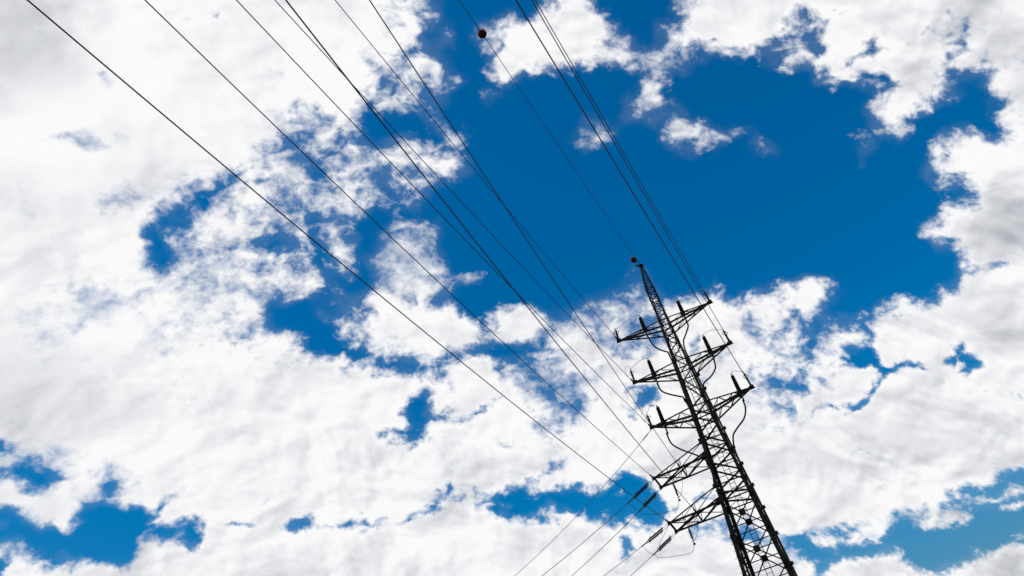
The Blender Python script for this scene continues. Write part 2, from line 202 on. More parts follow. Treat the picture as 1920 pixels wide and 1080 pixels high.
def make_world():
    w = bpy.data.worlds.new("World"); scn.world = w; w.use_nodes = True
    nt = w.node_tree; N = nt.nodes; L = nt.links
    for n in list(N): N.remove(n)
    def sock(a, n, i):
        if isinstance(a, (int, float)): n.inputs[i].default_value = a
        elif isinstance(a, (tuple, list)): n.inputs[i].default_value = a
        else: L.new(a, n.inputs[i])
    def M(op, a, b=0., c=0., clamp=False):
        n = N.new('ShaderNodeMath'); n.operation = op; n.use_clamp = clamp
        sock(a, n, 0); sock(b, n, 1)
        if op in ('MULTIPLY_ADD',): sock(c, n, 2)
        return n.outputs[0]
    def V(op, a, b=(0, 0, 0), c=None):
        n = N.new('ShaderNodeVectorMath'); n.operation = op
        sock(a, n, 0)
        if op == 'SCALE': sock(b, n, 3)
        else: sock(b, n, 1)
        if c is not None: sock(c, n, 2)
        return n.outputs[1] if op in ('LENGTH', 'DOT_PRODUCT') else n.outputs[0]
    def comb(x, y, z):
        n = N.new('ShaderNodeCombineXYZ'); sock(x, n, 0); sock(y, n, 1); sock(z, n, 2); return n.outputs[0]
    def sep(v):
        n = N.new('ShaderNodeSeparateXYZ'); L.new(v, n.inputs[0]); return n.outputs
    def noise(v, scale, detail, rough, dist=0., lac=2.0):
        n = N.new('ShaderNodeTexNoise'); L.new(v, n.inputs['Vector'])
        n.inputs['Scale'].default_value = scale; n.inputs['Detail'].default_value = detail
        n.inputs['Roughness'].default_value = rough; n.inputs['Distortion'].default_value = dist
        n.inputs['Lacunarity'].default_value = lac
        return n.outputs
    def smooth(x, a, b):
        n = N.new('ShaderNodeMapRange'); n.interpolation_type = 'SMOOTHSTEP'
        sock(x, n, 0); sock(a, n, 1); sock(b, n, 2); return n.outputs[0]
    geo = N.new('ShaderNodeTexCoord').outputs['Generated']
    d = V('NORMALIZE', geo)
    s = sep(d)
    zz = M('MAXIMUM', M('ADD', s[2], 1.0), 0.05)
    sx, sy = M('DIVIDE', s[0], zz), M('DIVIDE', s[1], zz)
    ct, st = math.cos(SKY_TURN), math.sin(SKY_TURN)
    p = M('MULTIPLY_ADD', sx, ct, M('MULTIPLY', sy, st))
    q = M('MULTIPLY_ADD', sy, ct, M('MULTIPLY', sx, -st))
    pq = comb(p, q, 0.)
    # ragged outlines: the sky coordinates are stirred by turbulence
    wr = noise(pq, 26., 6., .56)[1]
    pw = V('ADD', pq, V('MULTIPLY', V('SUBTRACT', wr, (.5, .5, .5)), (.044, .044, 0)))
    ps = sep(pw)
    u = M('MULTIPLY_ADD', ps[0], 1 / (P1 - P0), -P0 / (P1 - P0), clamp=True)
    v = M('MULTIPLY_ADD', ps[1], (ROWS - 1) / (Q1 - Q0), -Q0 * (ROWS - 1) / (Q1 - Q0))
    v = M('MINIMUM', M('MAXIMUM', v, 0.), ROWS - 1.)
    uuu = comb(u, u, u)
    D, Bm, Sm = sky_fields()
    acc = None
    for r in range(ROWS):
        cv = N.new('ShaderNodeRGBCurve')
        L.new(uuu if acc is None else V('MULTIPLY_ADD', acc, (1e-7, 1e-7, 1e-7), uuu), cv.inputs['Color'])   # rows are evaluated one after the other
        mp = cv.mapping; mp.use_clip = False; mp.extend = 'HORIZONTAL'
        for ch, F_ in ((0, D), (1, Bm), (2, Sm)):
            c = mp.curves[ch]; vals = F_[r]
            step = 1 if ch == 0 else 6
            idx = list(range(0, COLS, step))
            if idx[-1] != COLS - 1: idx.append(COLS - 1)
            if ch == 0:      # keep only the points that a straight line would not give
                keep = [0]
                for i in range(1, COLS - 1):
                    if abs(vals[i] - .5 * (vals[i - 1] + vals[i + 1])) > .002 or i - keep[-1] > 30: keep.append(i)
                idx = keep + [COLS - 1]
            c.points[0].location = (0, float(vals[0])); c.points[1].location = (1, float(vals[-1]))
            for i in idx[1:-1]:
                c.points.new(i / (COLS - 1), float(vals[i]))
            for pt in c.points: pt.handle_type = 'VECTOR' if ch == 0 else 'AUTO'
        mp.update()
        if acc is None: acc = cv.outputs[0]; continue
        mx = N.new('ShaderNodeMix'); mx.data_type = 'RGBA'
        L.new(M('SUBTRACT', v, float(r - 1), clamp=True), mx.inputs[0]); L.new(acc, mx.inputs[6]); L.new(cv.outputs[0], mx.inputs[7])
        acc = mx.outputs[2]
    a = sep(acc)
    cover = M('MULTIPLY_ADD', a[0], 1 / .27, -.5 / .27)
    bright, soft = a[1], a[2]
    # elsewhere on the dome: broken cloud everywhere
    e1 = smooth(p, P0 + .005, P0 + .05); e2 = smooth(p, P1 - .005, P1 - .05)
    e3 = smooth(q, Q0 + .003, Q0 + .03); e4 = smooth(q, Q1 - .003, Q1 - .03)
    ins = M('MULTIPLY', M('MULTIPLY', e1, e2), M('MULTIPLY', e3, e4))
    far_n = noise(pq, 3.2, 3., .5)[0]
    far_c = M('MULTIPLY_ADD', far_n, 6., -2.6)
    mixc = N.new('ShaderNodeMix'); mixc.data_type = 'FLOAT'; L.new(ins, mixc.inputs[0]); L.new(far_c, mixc.inputs[2]); L.new(cover, mixc.inputs[3])
    cover = mixc.outputs[0]
    # billows
    stretch = V('MULTIPLY', pq, (1., 1.25, 1.))
    n1 = noise(stretch, 20., 9., .56, .35)[0]
    n2 = noise(V('ADD', stretch, (3.1, 1.7, 0)), 66., 7., .54, .7)[0]
    n3 = noise(V('ADD', stretch, (7.1, 4.7, 0)), 210., 4., .5, .5)[0]
    fine = M('ADD', M('MULTIPLY', M('SUBTRACT', n2, .5), 4.1), M('MULTIPLY', M('SUBTRACT', n3, .5), 1.5))
    nn = M('ADD', M('MULTIPLY', M('SUBTRACT', n1, .5), 3.6), M('MULTIPLY', fine, M('MULTIPLY_ADD', soft, -.6, 1.)))
    calm = M('MULTIPLY', M('MULTIPLY_ADD', smooth(cover, -1.43, -1.0), .8, .2), M('MULTIPLY_ADD', smooth(cover, .9, 1.55), -.35, 1.))
    dens = M('ADD', cover, M('MULTIPLY', nn, calm))
    lo = M('MULTIPLY_ADD', soft, -.10, -.72); hi = M('MULTIPLY_ADD', soft, .20, 1.22)
    alpha = smooth(dens, lo, hi)
    # relief: compare the billows with themselves a little further towards the sun
    offs = (-.0030 , -.0042, 0)
    f1 = noise(stretch, 15., 4., .5, .3)[0]
    m1 = noise(V('ADD', stretch, (-.0045, -.0062, 0)), 15., 4., .5, .3)[0]
    m2 = noise(V('ADD', V('ADD', stretch, (3.1, 1.7, 0)), offs), 75., 5., .5, .35)[0]
    f2 = noise(V('ADD', stretch, (3.1, 1.7, 0)), 75., 5., .5, .35)[0]
    thin = M('SUBTRACT', 1.15, smooth(dens, .3, 2.0))          # more relief towards the rims
    rel = M('ADD', M('MULTIPLY', M('SUBTRACT', f1, m1), 1.5), M('MULTIPLY', M('MULTIPLY', M('SUBTRACT', f2, m2), .35), thin))
    low = noise(V('ADD', stretch, (11., 5., 0)), 7., 3., .45, .2)[0]
    crisp = M('SUBTRACT', 1.15, soft)
    b = M('ADD', bright, M('MULTIPLY', rel, M('MULTIPLY', crisp, 1.35)))
    b = M('ADD', b, M('MULTIPLY', M('SUBTRACT', low, .5), .65))
    body = smooth(M('MULTIPLY_ADD', M('SUBTRACT', f1, .5), 2.2, M('MULTIPLY_ADD', cover, .8, M('MULTIPLY', M('SUBTRACT', low, .5), 1.6))), .5, 1.9)
    b = M('ADD', b, M('MULTIPLY', body, M('MULTIPLY', crisp, -.18)))
    b = M('ADD', b, M('MULTIPLY', M('SUBTRACT', n1, .5), .18), clamp=True)
    ramp = N.new('ShaderNodeValToRGB'); L.new(b, ramp.inputs[0])
    cr = ramp.color_ramp; cr.interpolation = 'B_SPLINE'
    cr.elements[0].position = 0.; cr.elements[0].color = (.22, .25, .31, 1)
    cr.elements[1].position = 1.; cr.elements[1].color = (.975, .972, .975, 1)
    for pos, c in ((.35, (.48, .49, .53)), (.6, (.65, .665, .71)), (.75, (.77, .78, .81)), (.88, (.89, .89, .91))):
        e = cr.elements.new(pos); e.color = (*c, 1)
    # clear air
    sky = N.new('ShaderNodeTexSky'); sky.sky_type = 'NISHITA'; sky.sun_disc = False
    sky.sun_elevation = SUN_EL; sky.sun_rotation = SUN_AZ
    sky.altitude = 300; sky.air_density = 1.0; sky.dust_density = .3; sky.ozone_density = 3.
    k = V('SCALE', sky.outputs[0], .1)
    g = N.new('ShaderNodeGamma'); L.new(k, g.inputs[0]); g.inputs[1].default_value = 1.25
    blue = V('MAXIMUM', V('MULTIPLY', V('SUBTRACT', g.outputs[0], (.070, 0, 0)), (.95,1.33,1.76)), (0, 0, 0))
    b2 = V('MULTIPLY', blue, blue); b4 = V('MULTIPLY', b2, b2)
    blue = V('DIVIDE', blue, V('MULTIPLY_ADD', b4, (300., 18., 1.6), (1, 1, 1)))
    veil = M('MULTIPLY', smooth(cover, -1.3, .4), .08)         # thin moisture around the clouds
    alpha = M('MAXIMUM', alpha, M('MULTIPLY', veil, M('MULTIPLY_ADD', n1, 1.4, .2)))
    mix = N.new('ShaderNodeMix'); mix.data_type = 'RGBA'
    L.new(alpha, mix.inputs[0]); L.new(blue, mix.inputs[6]); L.new(ramp.outputs[0], mix.inputs[7])
    bg = N.new('ShaderNodeBackground'); bg.inputs[1].default_value = 1.
    L.new(mix.outputs[2], bg.inputs[0])
    out = N.new('ShaderNodeOutputWorld'); L.new(bg.outputs[0], out.inputs[0])
    w.cycles.sampling_method = 'MANUAL'; w.cycles.sample_map_resolution = 256
make_world()

# ------------------------------------------------------------------ materials
def mat(name, c1, c2, scale=3., rough=.6, metal=0., bump=0., c3=None, zdirt=False):
    m = bpy.data.materials.new(name); m.use_nodes = True
    nt = m.node_tree; N = nt.nodes; L = nt.links; b = N['Principled BSDF']
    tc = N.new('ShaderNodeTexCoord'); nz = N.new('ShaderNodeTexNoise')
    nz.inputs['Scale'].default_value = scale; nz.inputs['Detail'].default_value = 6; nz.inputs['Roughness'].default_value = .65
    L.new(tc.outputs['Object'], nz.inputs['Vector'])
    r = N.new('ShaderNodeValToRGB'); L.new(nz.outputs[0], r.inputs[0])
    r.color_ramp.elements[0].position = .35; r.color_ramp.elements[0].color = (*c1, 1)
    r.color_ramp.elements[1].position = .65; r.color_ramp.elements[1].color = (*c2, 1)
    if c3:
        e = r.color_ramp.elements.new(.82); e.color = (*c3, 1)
    L.new(r.outputs[0], b.inputs['Base Color'])
    mr = N.new('ShaderNodeMapRange'); L.new(nz.outputs[0], mr.inputs[0])
    mr.inputs[1].default_value = .3; mr.inputs[2].default_value = .7
    mr.inputs[3].default_value = max(.05, rough - .12); mr.inputs[4].default_value = min(1, rough + .12)
    L.new(mr.outputs[0], b.inputs['Roughness'])
    b.inputs['Metallic'].default_value = metal; b.inputs['Specular IOR Level'].default_value = .12
    if bump:
        bp = N.new('ShaderNodeBump'); bp.inputs['Strength'].default_value = bump; bp.inputs['Distance'].default_value = .01
        L.new(nz.outputs[0], bp.inputs['Height']); L.new(bp.outputs[0], b.inputs['Normal'])
    return m
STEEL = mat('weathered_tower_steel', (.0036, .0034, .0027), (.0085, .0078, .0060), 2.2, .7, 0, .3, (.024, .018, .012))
STEEL2 = mat('galvanised_fittings', (.010, .010, .010), (.020, .020, .019), 6., .55, 0)
PORC = mat('brown_glazed_porcelain', (.007, .004, .004), (.012, .007, .006), 5., .4)
RUBBER = mat('black_cable_sheath', (.005, .005, .005), (.009, .009, .009), 8., .6)
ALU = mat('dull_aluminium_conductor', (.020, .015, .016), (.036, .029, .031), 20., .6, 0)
CAPM = mat('pale_metal_cap', (.22, .20, .19), (.36, .34, .33), 12., .5, .3)
RED = mat('faded_red_paint', (.055, .001, .0015), (.085, .0015, .002), 4., .8)
GRASS = mat('meadow_grass', (.030, .050, .014), (.065, .085, .028), .35, .95, 0, 0, (.10, .10, .045))

# ------------------------------------------------------------------ mesh helpers
class MB:
    def __init__(s): s.v = []; s.f = []
    def add(s, vs, fs):
        o = len(s.v); s.v += [tuple(x) for x in vs]; s.f += [tuple(i + o for i in f) for f in fs]
    def box(s, c, sx, sy, sz, ax=None):
        c = Vector(c); X, Y, Z = ax if ax else (Vector((1, 0, 0)), Vector((0, 1, 0)), Vector((0, 0, 1)))
        vs = [c + X * (i * sx / 2) + Y * (j * sy / 2) + Z * (k * sz / 2) for i in (-1, 1) for j in (-1, 1) for k in (-1, 1)]
        s.add(vs, [(0, 1, 3, 2), (4, 6, 7, 5), (0, 4, 5, 1), (2, 3, 7, 6), (0, 2, 6, 4), (1, 5, 7, 3)])
    def bar(s, a, b, w, h=None, up=(0, 0, 1), ext=0.):
        a, b = Vector(a), Vector(b); h = h or w; d = (b - a); l = d.length
        if l < 1e-6: return
        d.normalize(); u = Vector(up); x = d.cross(u)
        if x.length < 1e-3: x = d.cross(Vector((1, 0, 0)))
        x.normalize(); z = x.cross(d)
        s.box((a + b) / 2, w, l + 2 * ext, h, (x, d, z))
    def angle(s, a, b, w, t, dx, dy):
        # rolled steel angle from a to b: two flanges along dx and dy meeting at the heel a-b
        a, b = Vector(a), Vector(b); dx, dy = Vector(dx), Vector(dy)
        pr = [(0, 0), (w, 0), (w, t), (t, t), (t, w), (0, w)]
        vs = [p + dx * x + dy * y for p in (a, b) for x, y in pr]
        n = 6; fs = [(i, (i + 1) % n, n + (i + 1) % n, n + i) for i in range(n)] + [(0, 3, 2, 1), (0, 5, 4, 3), (6, 7, 8, 9), (6, 9, 10, 11)]
        s.add(vs, fs)
    def tube(s, pts, r, n=8, caps=True):
        pts = [Vector(p) for p in pts]; rings = []; rr = r if isinstance(r, (list, tuple)) else [r] * len(pts)
        d0 = (pts[1] - pts[0]).normalized(); x = d0.cross(Vector((0, 0, 1)))
        if x.length < .05: x = d0.cross(Vector((1, 0, 0)))
        x.normalize(); vs = []
        for i, p in enumerate(pts):
            d = (pts[min(i + 1, len(pts) - 1)] - pts[max(i - 1, 0)]).normalized()
            x = (x - d * x.dot(d)).normalized(); y = d.cross(x)
            for k in range(n):
                a = 2 * math.pi * k / n; vs.append(p + (x * math.cos(a) + y * math.sin(a)) * rr[i])
        m = len(pts); fs = [(i * n + k, i * n + (k + 1) % n, (i + 1) * n + (k + 1) % n, (i + 1) * n + k) for i in range(m - 1) for k in range(n)]
        if caps: fs += [tuple(range(n))[::-1], tuple(range((m - 1) * n, m * n))]
        s.add(vs, fs)
    def ring(s, c, R, r, nrm=(0, 0, 1), n=28, m=6, a0=0., a1=2 * math.pi):
        nrm = Vector(nrm).normalized(); x = nrm.orthogonal().normalized(); y = nrm.cross(x); c = Vector(c)
        s.tube([c + (x * math.cos(a) + y * math.sin(a)) * R for a in [a0 + (a1 - a0) * i / n for i in range(n + 1)]], r, m)
    def ball(s, c, r, n=32, m=20):
        c = Vector(c); vs = []; fs = []
        for i in range(m + 1):
            t = math.pi * i / m
            for k in range(n):
                a = 2 * math.pi * k / n; vs.append(c + Vector((math.sin(t) * math.cos(a), math.sin(t) * math.sin(a), math.cos(t))) * r)
        for i in range(m):
            for k in range(n): fs.append((i * n + k, (i + 1) * n + k, (i + 1) * n + (k + 1) % n, i * n + (k + 1) % n))
        s.add(vs, fs)
    def sheds(s, a, b, r0, r1, n, taper=1.):
        # ribbed insulator body from a to b; taper: radius factor at b
        a, b = Vector(a), Vector(b); pts = []; rr = []
        for i in range(n):
            t0, t1, t2, t3 = (i + .05) / n, (i + .38) / n, (i + .52) / n, (i + .9) / n
            for t, r in ((t0, r0), (t1, r1), (t2, r1), (t3, r0)):
                pts.append(a.lerp(b, t)); rr.append(r * (1 + (taper - 1) * t))
        s.tube(pts, rr, 14)
    def build(s, name, m, parent=None, smooth=False, base=None):
        me = bpy.data.meshes.new(name)
        vs = s.v if base is None else [tuple(Vector(v) - Vector(base)) for v in s.v]
        me.from_pydata(vs, [], s.f); me.materials.append(m); me.validate()
        bm = bmesh.new(); bm.from_mesh(me); bmesh.ops.recalc_face_normals(bm, faces=bm.faces); bm.to_mesh(me); bm.free()
        if smooth:
            for p in me.polygons: p.use_smooth = True
        o = bpy.data.objects.new(name, me); COL.objects.link(o)
        if parent: o.parent = parent
        elif base is not None: o.location = base
        return o
def tag(o, label=None, cat=None, group=None, kind=None):
    for k, v in (('label', label), ('category', cat), ('group', group), ('kind', kind)):
        if v: o[k] = v
    return o
def empty(name, loc, label, cat, group=None, rz=0.):
    o = bpy.data.objects.new(name, None); o.location = loc; o.rotation_euler = (0, 0, rz); o.empty_display_size = .3
    COL.objects.link(o); return tag(o, label, cat, group)

# ------------------------------------------------------------------ ground
g = MB(); gn = 60
hgt = lambda x, y: -.15 + .25 * math.sin(x * .031 + 1) * math.sin(y * .027) * min(1, math.hypot(x, y) / 60)
xs = [math.copysign(abs(i / 30) ** 2.2 * 2500, i) for i in range(-30, 31)]
vs = [(x, y, hgt(x, y)) for x in xs for y in xs]
g.add(vs, [(i * 61 + j, (i + 1) * 61 + j, (i + 1) * 61 + j + 1, i * 61 + j + 1) for i in range(60) for j in range(60)])
tag(g.build('ground', GRASS, smooth=True), kind='structure')

# ------------------------------------------------------------------ the tower
# Tower coordinates: u along the crossarms, c away from the camera, z up.
TW = Vector((9.77311, 48.12892, 0)); TA = -0.214949
UA = Vector((math.cos(TA), math.sin(TA), 0)); CA = Vector((-math.sin(TA), math.cos(TA), 0)); ZA = Vector((0, 0, 1))
def W(u, c, z): return TW + UA * u + CA * c + ZA * z
def terp(z, tab):
    for (z0, v0), (z1, v1) in zip(tab, tab[1:]):
        if z0 >= z >= z1: return v0 + (v1 - v0) * (z0 - z) / (z0 - z1)
    return tab[0][1] if z > tab[0][0] else tab[-1][1]
TR = [(38.55, .20), (37.2, .27), (36.2, .345), (34, .37), (30.3, .47), (26.7, .55), (22.4, .68), (20, .77), (17, .88), (14, .99), (0, 1.55)]
TLn = [(38.55, .00), (37.2, -.20), (36.2, -.31), (34, -.31), (31, -.44), (27, -.64), (23.7, -.83), (21.5, -1.0), (20, -1.14), (17, -1.42), (14, -1.68), (0, -2.6)]
TLf = [(38.55, .00), (37.2, -.20), (36.2, -.31), (34, -.31), (31, -.44), (27, -.62), (23.7, -.79), (21.5, -.92), (20, -1.0), (17, -1.16), (14, -1.32), (0, -2.1)]
def hw(z): return (terp(z, TR) - terp(z, TLf)) / 2 * (1.0 if z < 36 else .95)
def corner(side, near, z):
    u = terp(z, TR) if side > 0 else terp(z, TLn if near else TLf)
    return Vector((u, -hw(z) if near else hw(z), z))
tower = empty('lattice_tower', TW, 'tall dark steel lattice tower with six upper crossarms and two lower left ones', 'tower', rz=TA)
levels = [38.55, 37.2, 36.2, 34, 31, 27, 23.7, 21.5, 20, 17, 14, 7, 0]
for side in (1, -1):
    for near in (True, False):
        b = MB(); dx = Vector((-side, 0, 0)); dy = Vector((0, 1 if near else -1, 0))
        for z0, z1 in zip(levels, levels[1:]):
            w = .10 if z0 > 36 else .15 if z0 > 27 else .19 if z0 > 21 else .23
            b.angle(corner(side, near, z0), corner(side, near, z1), w, .02, dx, dy)
        # splice plates and step bolts
        for z in (31.6, 27.6, 24.2, 20.4, 16.9, 13.2, 9, 5):
            c0 = corner(side, near, z); w = .17 if z > 25 else .22
            b.box(c0 + dx * .09 + dy * -.012, w, .022, .55); b.box(c0 + dy * .09 + dx * -.012, .022, w, .55)
        z = 1.5
        while near and z < 37.5:
            c0 = corner(side, near, z); b.bar(c0, c0 - dx * .13 - dy * .02, .018); z += .42
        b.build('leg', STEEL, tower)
# bracing of the four faces
NL = [36.2, 35.35, 34.4, 33.2, 32.0, 30.36, 28.38, 25.72, 23.83, 21.9, 19.86]
NR = [35.8, 34.9, 33.8, 32.4, 31.1, 29.2, 26.53, 24.78, 22.66, 20.72, 19.3]
def zig(b, A, B, w=.06):
    # A, B: functions of z giving the two legs of the face
    seq = []
    for zl, zr in zip(NL, NR): seq += [A(zl), B(zr)]
    for i, (p, q) in enumerate(zip(seq, seq[1:])):
        ww = w * (.6 if p[2] > 33 else .85 if p[2] > 29 else 1.15 if p[2] > 26 else 1.3)
        b.bar(p, q, ww, ww * .8)
XC = [(19.25, 17.0), (17.0, 14.7), (14.7, 12.3), (12.3, 9.7), (9.7, 6.9), (6.9, 3.8), (3.8, .2)]
def xpanels(b, A, B, gus, w=.07):
    for z0, z1 in XC:
        a0, a1, b0, b1 = A(z0), A(z1), B(z0), B(z1)
        # crossing point of the diagonals
        wa, wb = (b0 - a0).length, (b1 - a1).length; t = wa / (wa + wb)
        x = a0.lerp(b1, t); b.bar(a0, b1, w, .05); b.bar(b0, a1, w, .05)
        zc = x[2]; b.bar(A(zc), B(zc), .05, .05)
        b.bar(A(z1), B(z1), .055, .05)
        gus.append((x, (B(zc) - A(zc)).normalized()))
ARMZ = [33.17, 29.52, 25.88]; ARMD = [.90, .92, .93]
faces = [(lambda z: corner(-1, True, z), lambda z: corner(1, True, z)), (lambda z: corner(-1, False, z), lambda z: corner(1, False, z)),
         (lambda z: corner(-1, False, z), lambda z: corner(-1, True, z)), (lambda z: corner(1, False, z), lambda z: corner(1, True, z))]
for k, (A, B) in enumerate(faces):
    b = MB(); zig(b, A, B, .085 if k < 2 else .045)
    gus = []; xpanels(b, A, B, gus, .125 if k < 2 else .075)
    for z in [36.2, 35.3, 34.4, 23.33, 22.2, 20.29, 19.25] + [v for a, dd in zip(ARMZ, ARMD) for v in (a, a - dd)]:
        b.bar(A(z), B(z), .06 if z > 27 else .085, .055)
    for z in (27.75, 30.2, 24.3, 21.35, 31.9):
        b.bar(A(z), B(z), .035, .035)
    # little redundant struts where arms are carried
    for z in (25.4, 22.9, 19.75):
        m = A(z).lerp(B(z), .5); b.bar(m, B(z - .45), .03, .03); b.bar(m, A(z - .45), .03, .03)
    # peak lattice
    z = 38.3; f = 0
    while z > 36.2:
        b.bar((A if f else B)(z), (B if f else A)(z - .28), .022, .022); b.bar(A(z), B(z), .02, .02); z -= .28; f ^= 1
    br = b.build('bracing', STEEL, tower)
    for x, d in gus:
        if k < 2:
            p = MB(); n = Vector((0, -1 if k == 0 else 1, 0)); up = d.cross(n)
            s = .20; pts = [(-s, -s * .75), (-s * .75, -s), (s * .75, -s), (s, -s * .75), (s, s * .75), (s * .75, s), (-s * .75, s), (-s, s * .75)]
            vs = [x + n * o + d * a * .95 + up * e for o in (.03, .052) for a, e in pts]
            p.add(vs, [tuple(range(8)), tuple(range(15, 7, -1))] + [(i, (i + 1) % 8, 8 + (i + 1) % 8, 8 + i) for i in range(8)])
            p.build('gusset_plate', STEEL, br)
# joint plates on the face nodes
for k, (A, B) in enumerate(faces[:2]):
    n = -1 if k == 0 else 1
    for z in NL[3:]: p = MB(); p.box(A(z) + Vector((.10, n * .012, 0)), .26, .02, .34 if z < 29 else .24); p.build('joint_plate', STEEL, tower)
    for z in NR[3:]: p = MB(); p.box(B(z) + Vector((-.10, n * .012, 0)), .26, .02, .34 if z < 29 else .24); p.build('joint_plate', STEEL, tower)
# peak bracket
b = MB(); b.box((.10, 0, 38.62), .34, .34, .06); b.bar((.12, 0, 38.65), (-.16, -.02, 38.72), .09, .07); b.box((-.17, -.02, 38.76), .16, .12, .10)
b.bar((.0, 0, 38.6), (-.1, -.25, 38.35), .03); b.tube([(-.14, -.08, 38.78), (-.22, -.12, 39.15)], .014)
b.bar((.10, -.1, 38.64), (.02, -.28, 38.94), .05, .04)
b.build('peak_bracket', STEEL, tower)
b = MB()
for z in (38.1, 37.6, 37.1): b.bar((terp(z, TR), 0, z), (terp(z, TR) + .16, 0, z + .04), .02)
b.bar((.36, 0, 38.3), (.44, 0, 36.6), .018); b.build('handrail', CAPM, tower)
# ladder
b = MB()
def lad(z, s): return Vector((terp(z, [(38, .08), (34, .06), (30, -.03), (24, -.10), (20, -.12), (17, -.17), (14, -.24), (0, -.3)]) + s * .17, hw(z) - .12 if z < 35 else 0.02, z))
zs = [37.9, 36, 34, 30, 26, 22, 18, 14, 7, .4]
for s in (-1, 1):
    for z0, z1 in zip(zs, zs[1:]): b.bar(lad(z0, s), lad(z1, s), .034, .026)
z = 37.8
while z > .5: b.bar(lad(z, -1), lad(z, 1), .026, .024); z -= .30
b.build('ladder', STEEL, tower)
# conduits inside the legs and the clamps of the risers
for tab in ([(37, -.1, .1), (27.4, -.44, .45), (24.3, -.58, .5), (22, -.70, .6), (18.1, -.93, .7), (15.1, -1.15, .8), (0, -1.9, 1.5)], [(29.2, .27, .3), (26.1, .33, .4), (24, .44, .5), (21.5, .56, .55), (17, .68, .7), (0, 1.25, 1.2)]):
    b = MB(); b.tube([(u, c, z) for z, u, c in tab], .03, 8); b.build('conduit', STEEL, tower)
for side, zl in ((1, (27.9, 26.75, 25.0, 23.6, 22.2, 21.0, 19.5, 18.0, 16.35, 14.5, 12, 9.5, 7, 4.5, 2)), (-1, (27.1, 25.6, 24.1, 22.4, 21.1, 19.4, 17.9, 16.3, 14.5, 12, 9.5, 7, 4.5, 2))):
    for z in zl:
        p0 = corner(side, side > 0, z) + Vector((side * .13, 0, 0)); b = MB()
        b.box(p0, .30, .22, .07); b.box(p0 + Vector((side * .10, -.05, .02)), .10, .16, .17)
        b.bar(p0 + Vector((0, 0, -.1)), p0 + Vector((side * .05, 0, .14)), .05, .09); b.build('cable_clamp', STEEL, tower)

# upper crossarms: pyramids of four chords meeting at the tip
def upper_arm(k, side):
    b = MB(); zt = ARMZ[k]; dd = ARMD[k]; tip = Vector((side * 3.5, 0, zt + .02))
    nt, ft = corner(side, True, zt), corner(side, False, zt)
    nb, fb = corner(side, True, zt - dd), corner(side, False, zt - dd)
    big = [.95, 1.0, 1.08][k]
    for p, w in ((nt, .07), (ft, .115), (nb, .115), (fb, .085)): b.bar(p, tip, w * big, w * big * .85)
    n = [3, 3, 5][k]
    for P_, Q_ in ((nt, nb), (ft, fb), (nt, ft), (nb, fb)):
        for i in range(n):
            t0, t1 = .06 + .84 * i / n, .06 + .84 * (i + 1) / n
            p, q = (P_, Q_) if i % 2 else (Q_, P_)
            b.bar(p.lerp(tip, t0), q.lerp(tip, t1), .030 if k < 2 else .042, .030)
    um = [1.46, 2.07, 2.66][k]; t = (um - abs(nt[0])) / (3.5 - abs(nt[0]))
    q = [x.lerp(tip, t) for x in (nt, ft, fb, nb)]
    for i in range(4): b.bar(q[i], q[(i + 1) % 4], .06, .05)
    t2 = min(t + .24, .9); q = [x.lerp(tip, t2) for x in (nt, ft, fb, nb)]
    for i in range(4): b.bar(q[i], q[(i + 1) % 4], .03, .03)
    b.box((side * um, 0, zt + .03), .34, .30, .05)
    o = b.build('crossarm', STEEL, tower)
    b = MB(); b.box(tip + Vector((side * -.02, 0, 0)), .34, .22, .18); b.box(tip + Vector((side * .02, .0, .10)), .20, .26, .05); b.bar(tip + Vector((side * .05, 0, .08)), tip + Vector((side * .17, 0, -.10)), .12, .05)
    b.build('tip_plate', STEEL, o)
for k in range(3):
    for side in (1, -1): upper_arm(k, side)
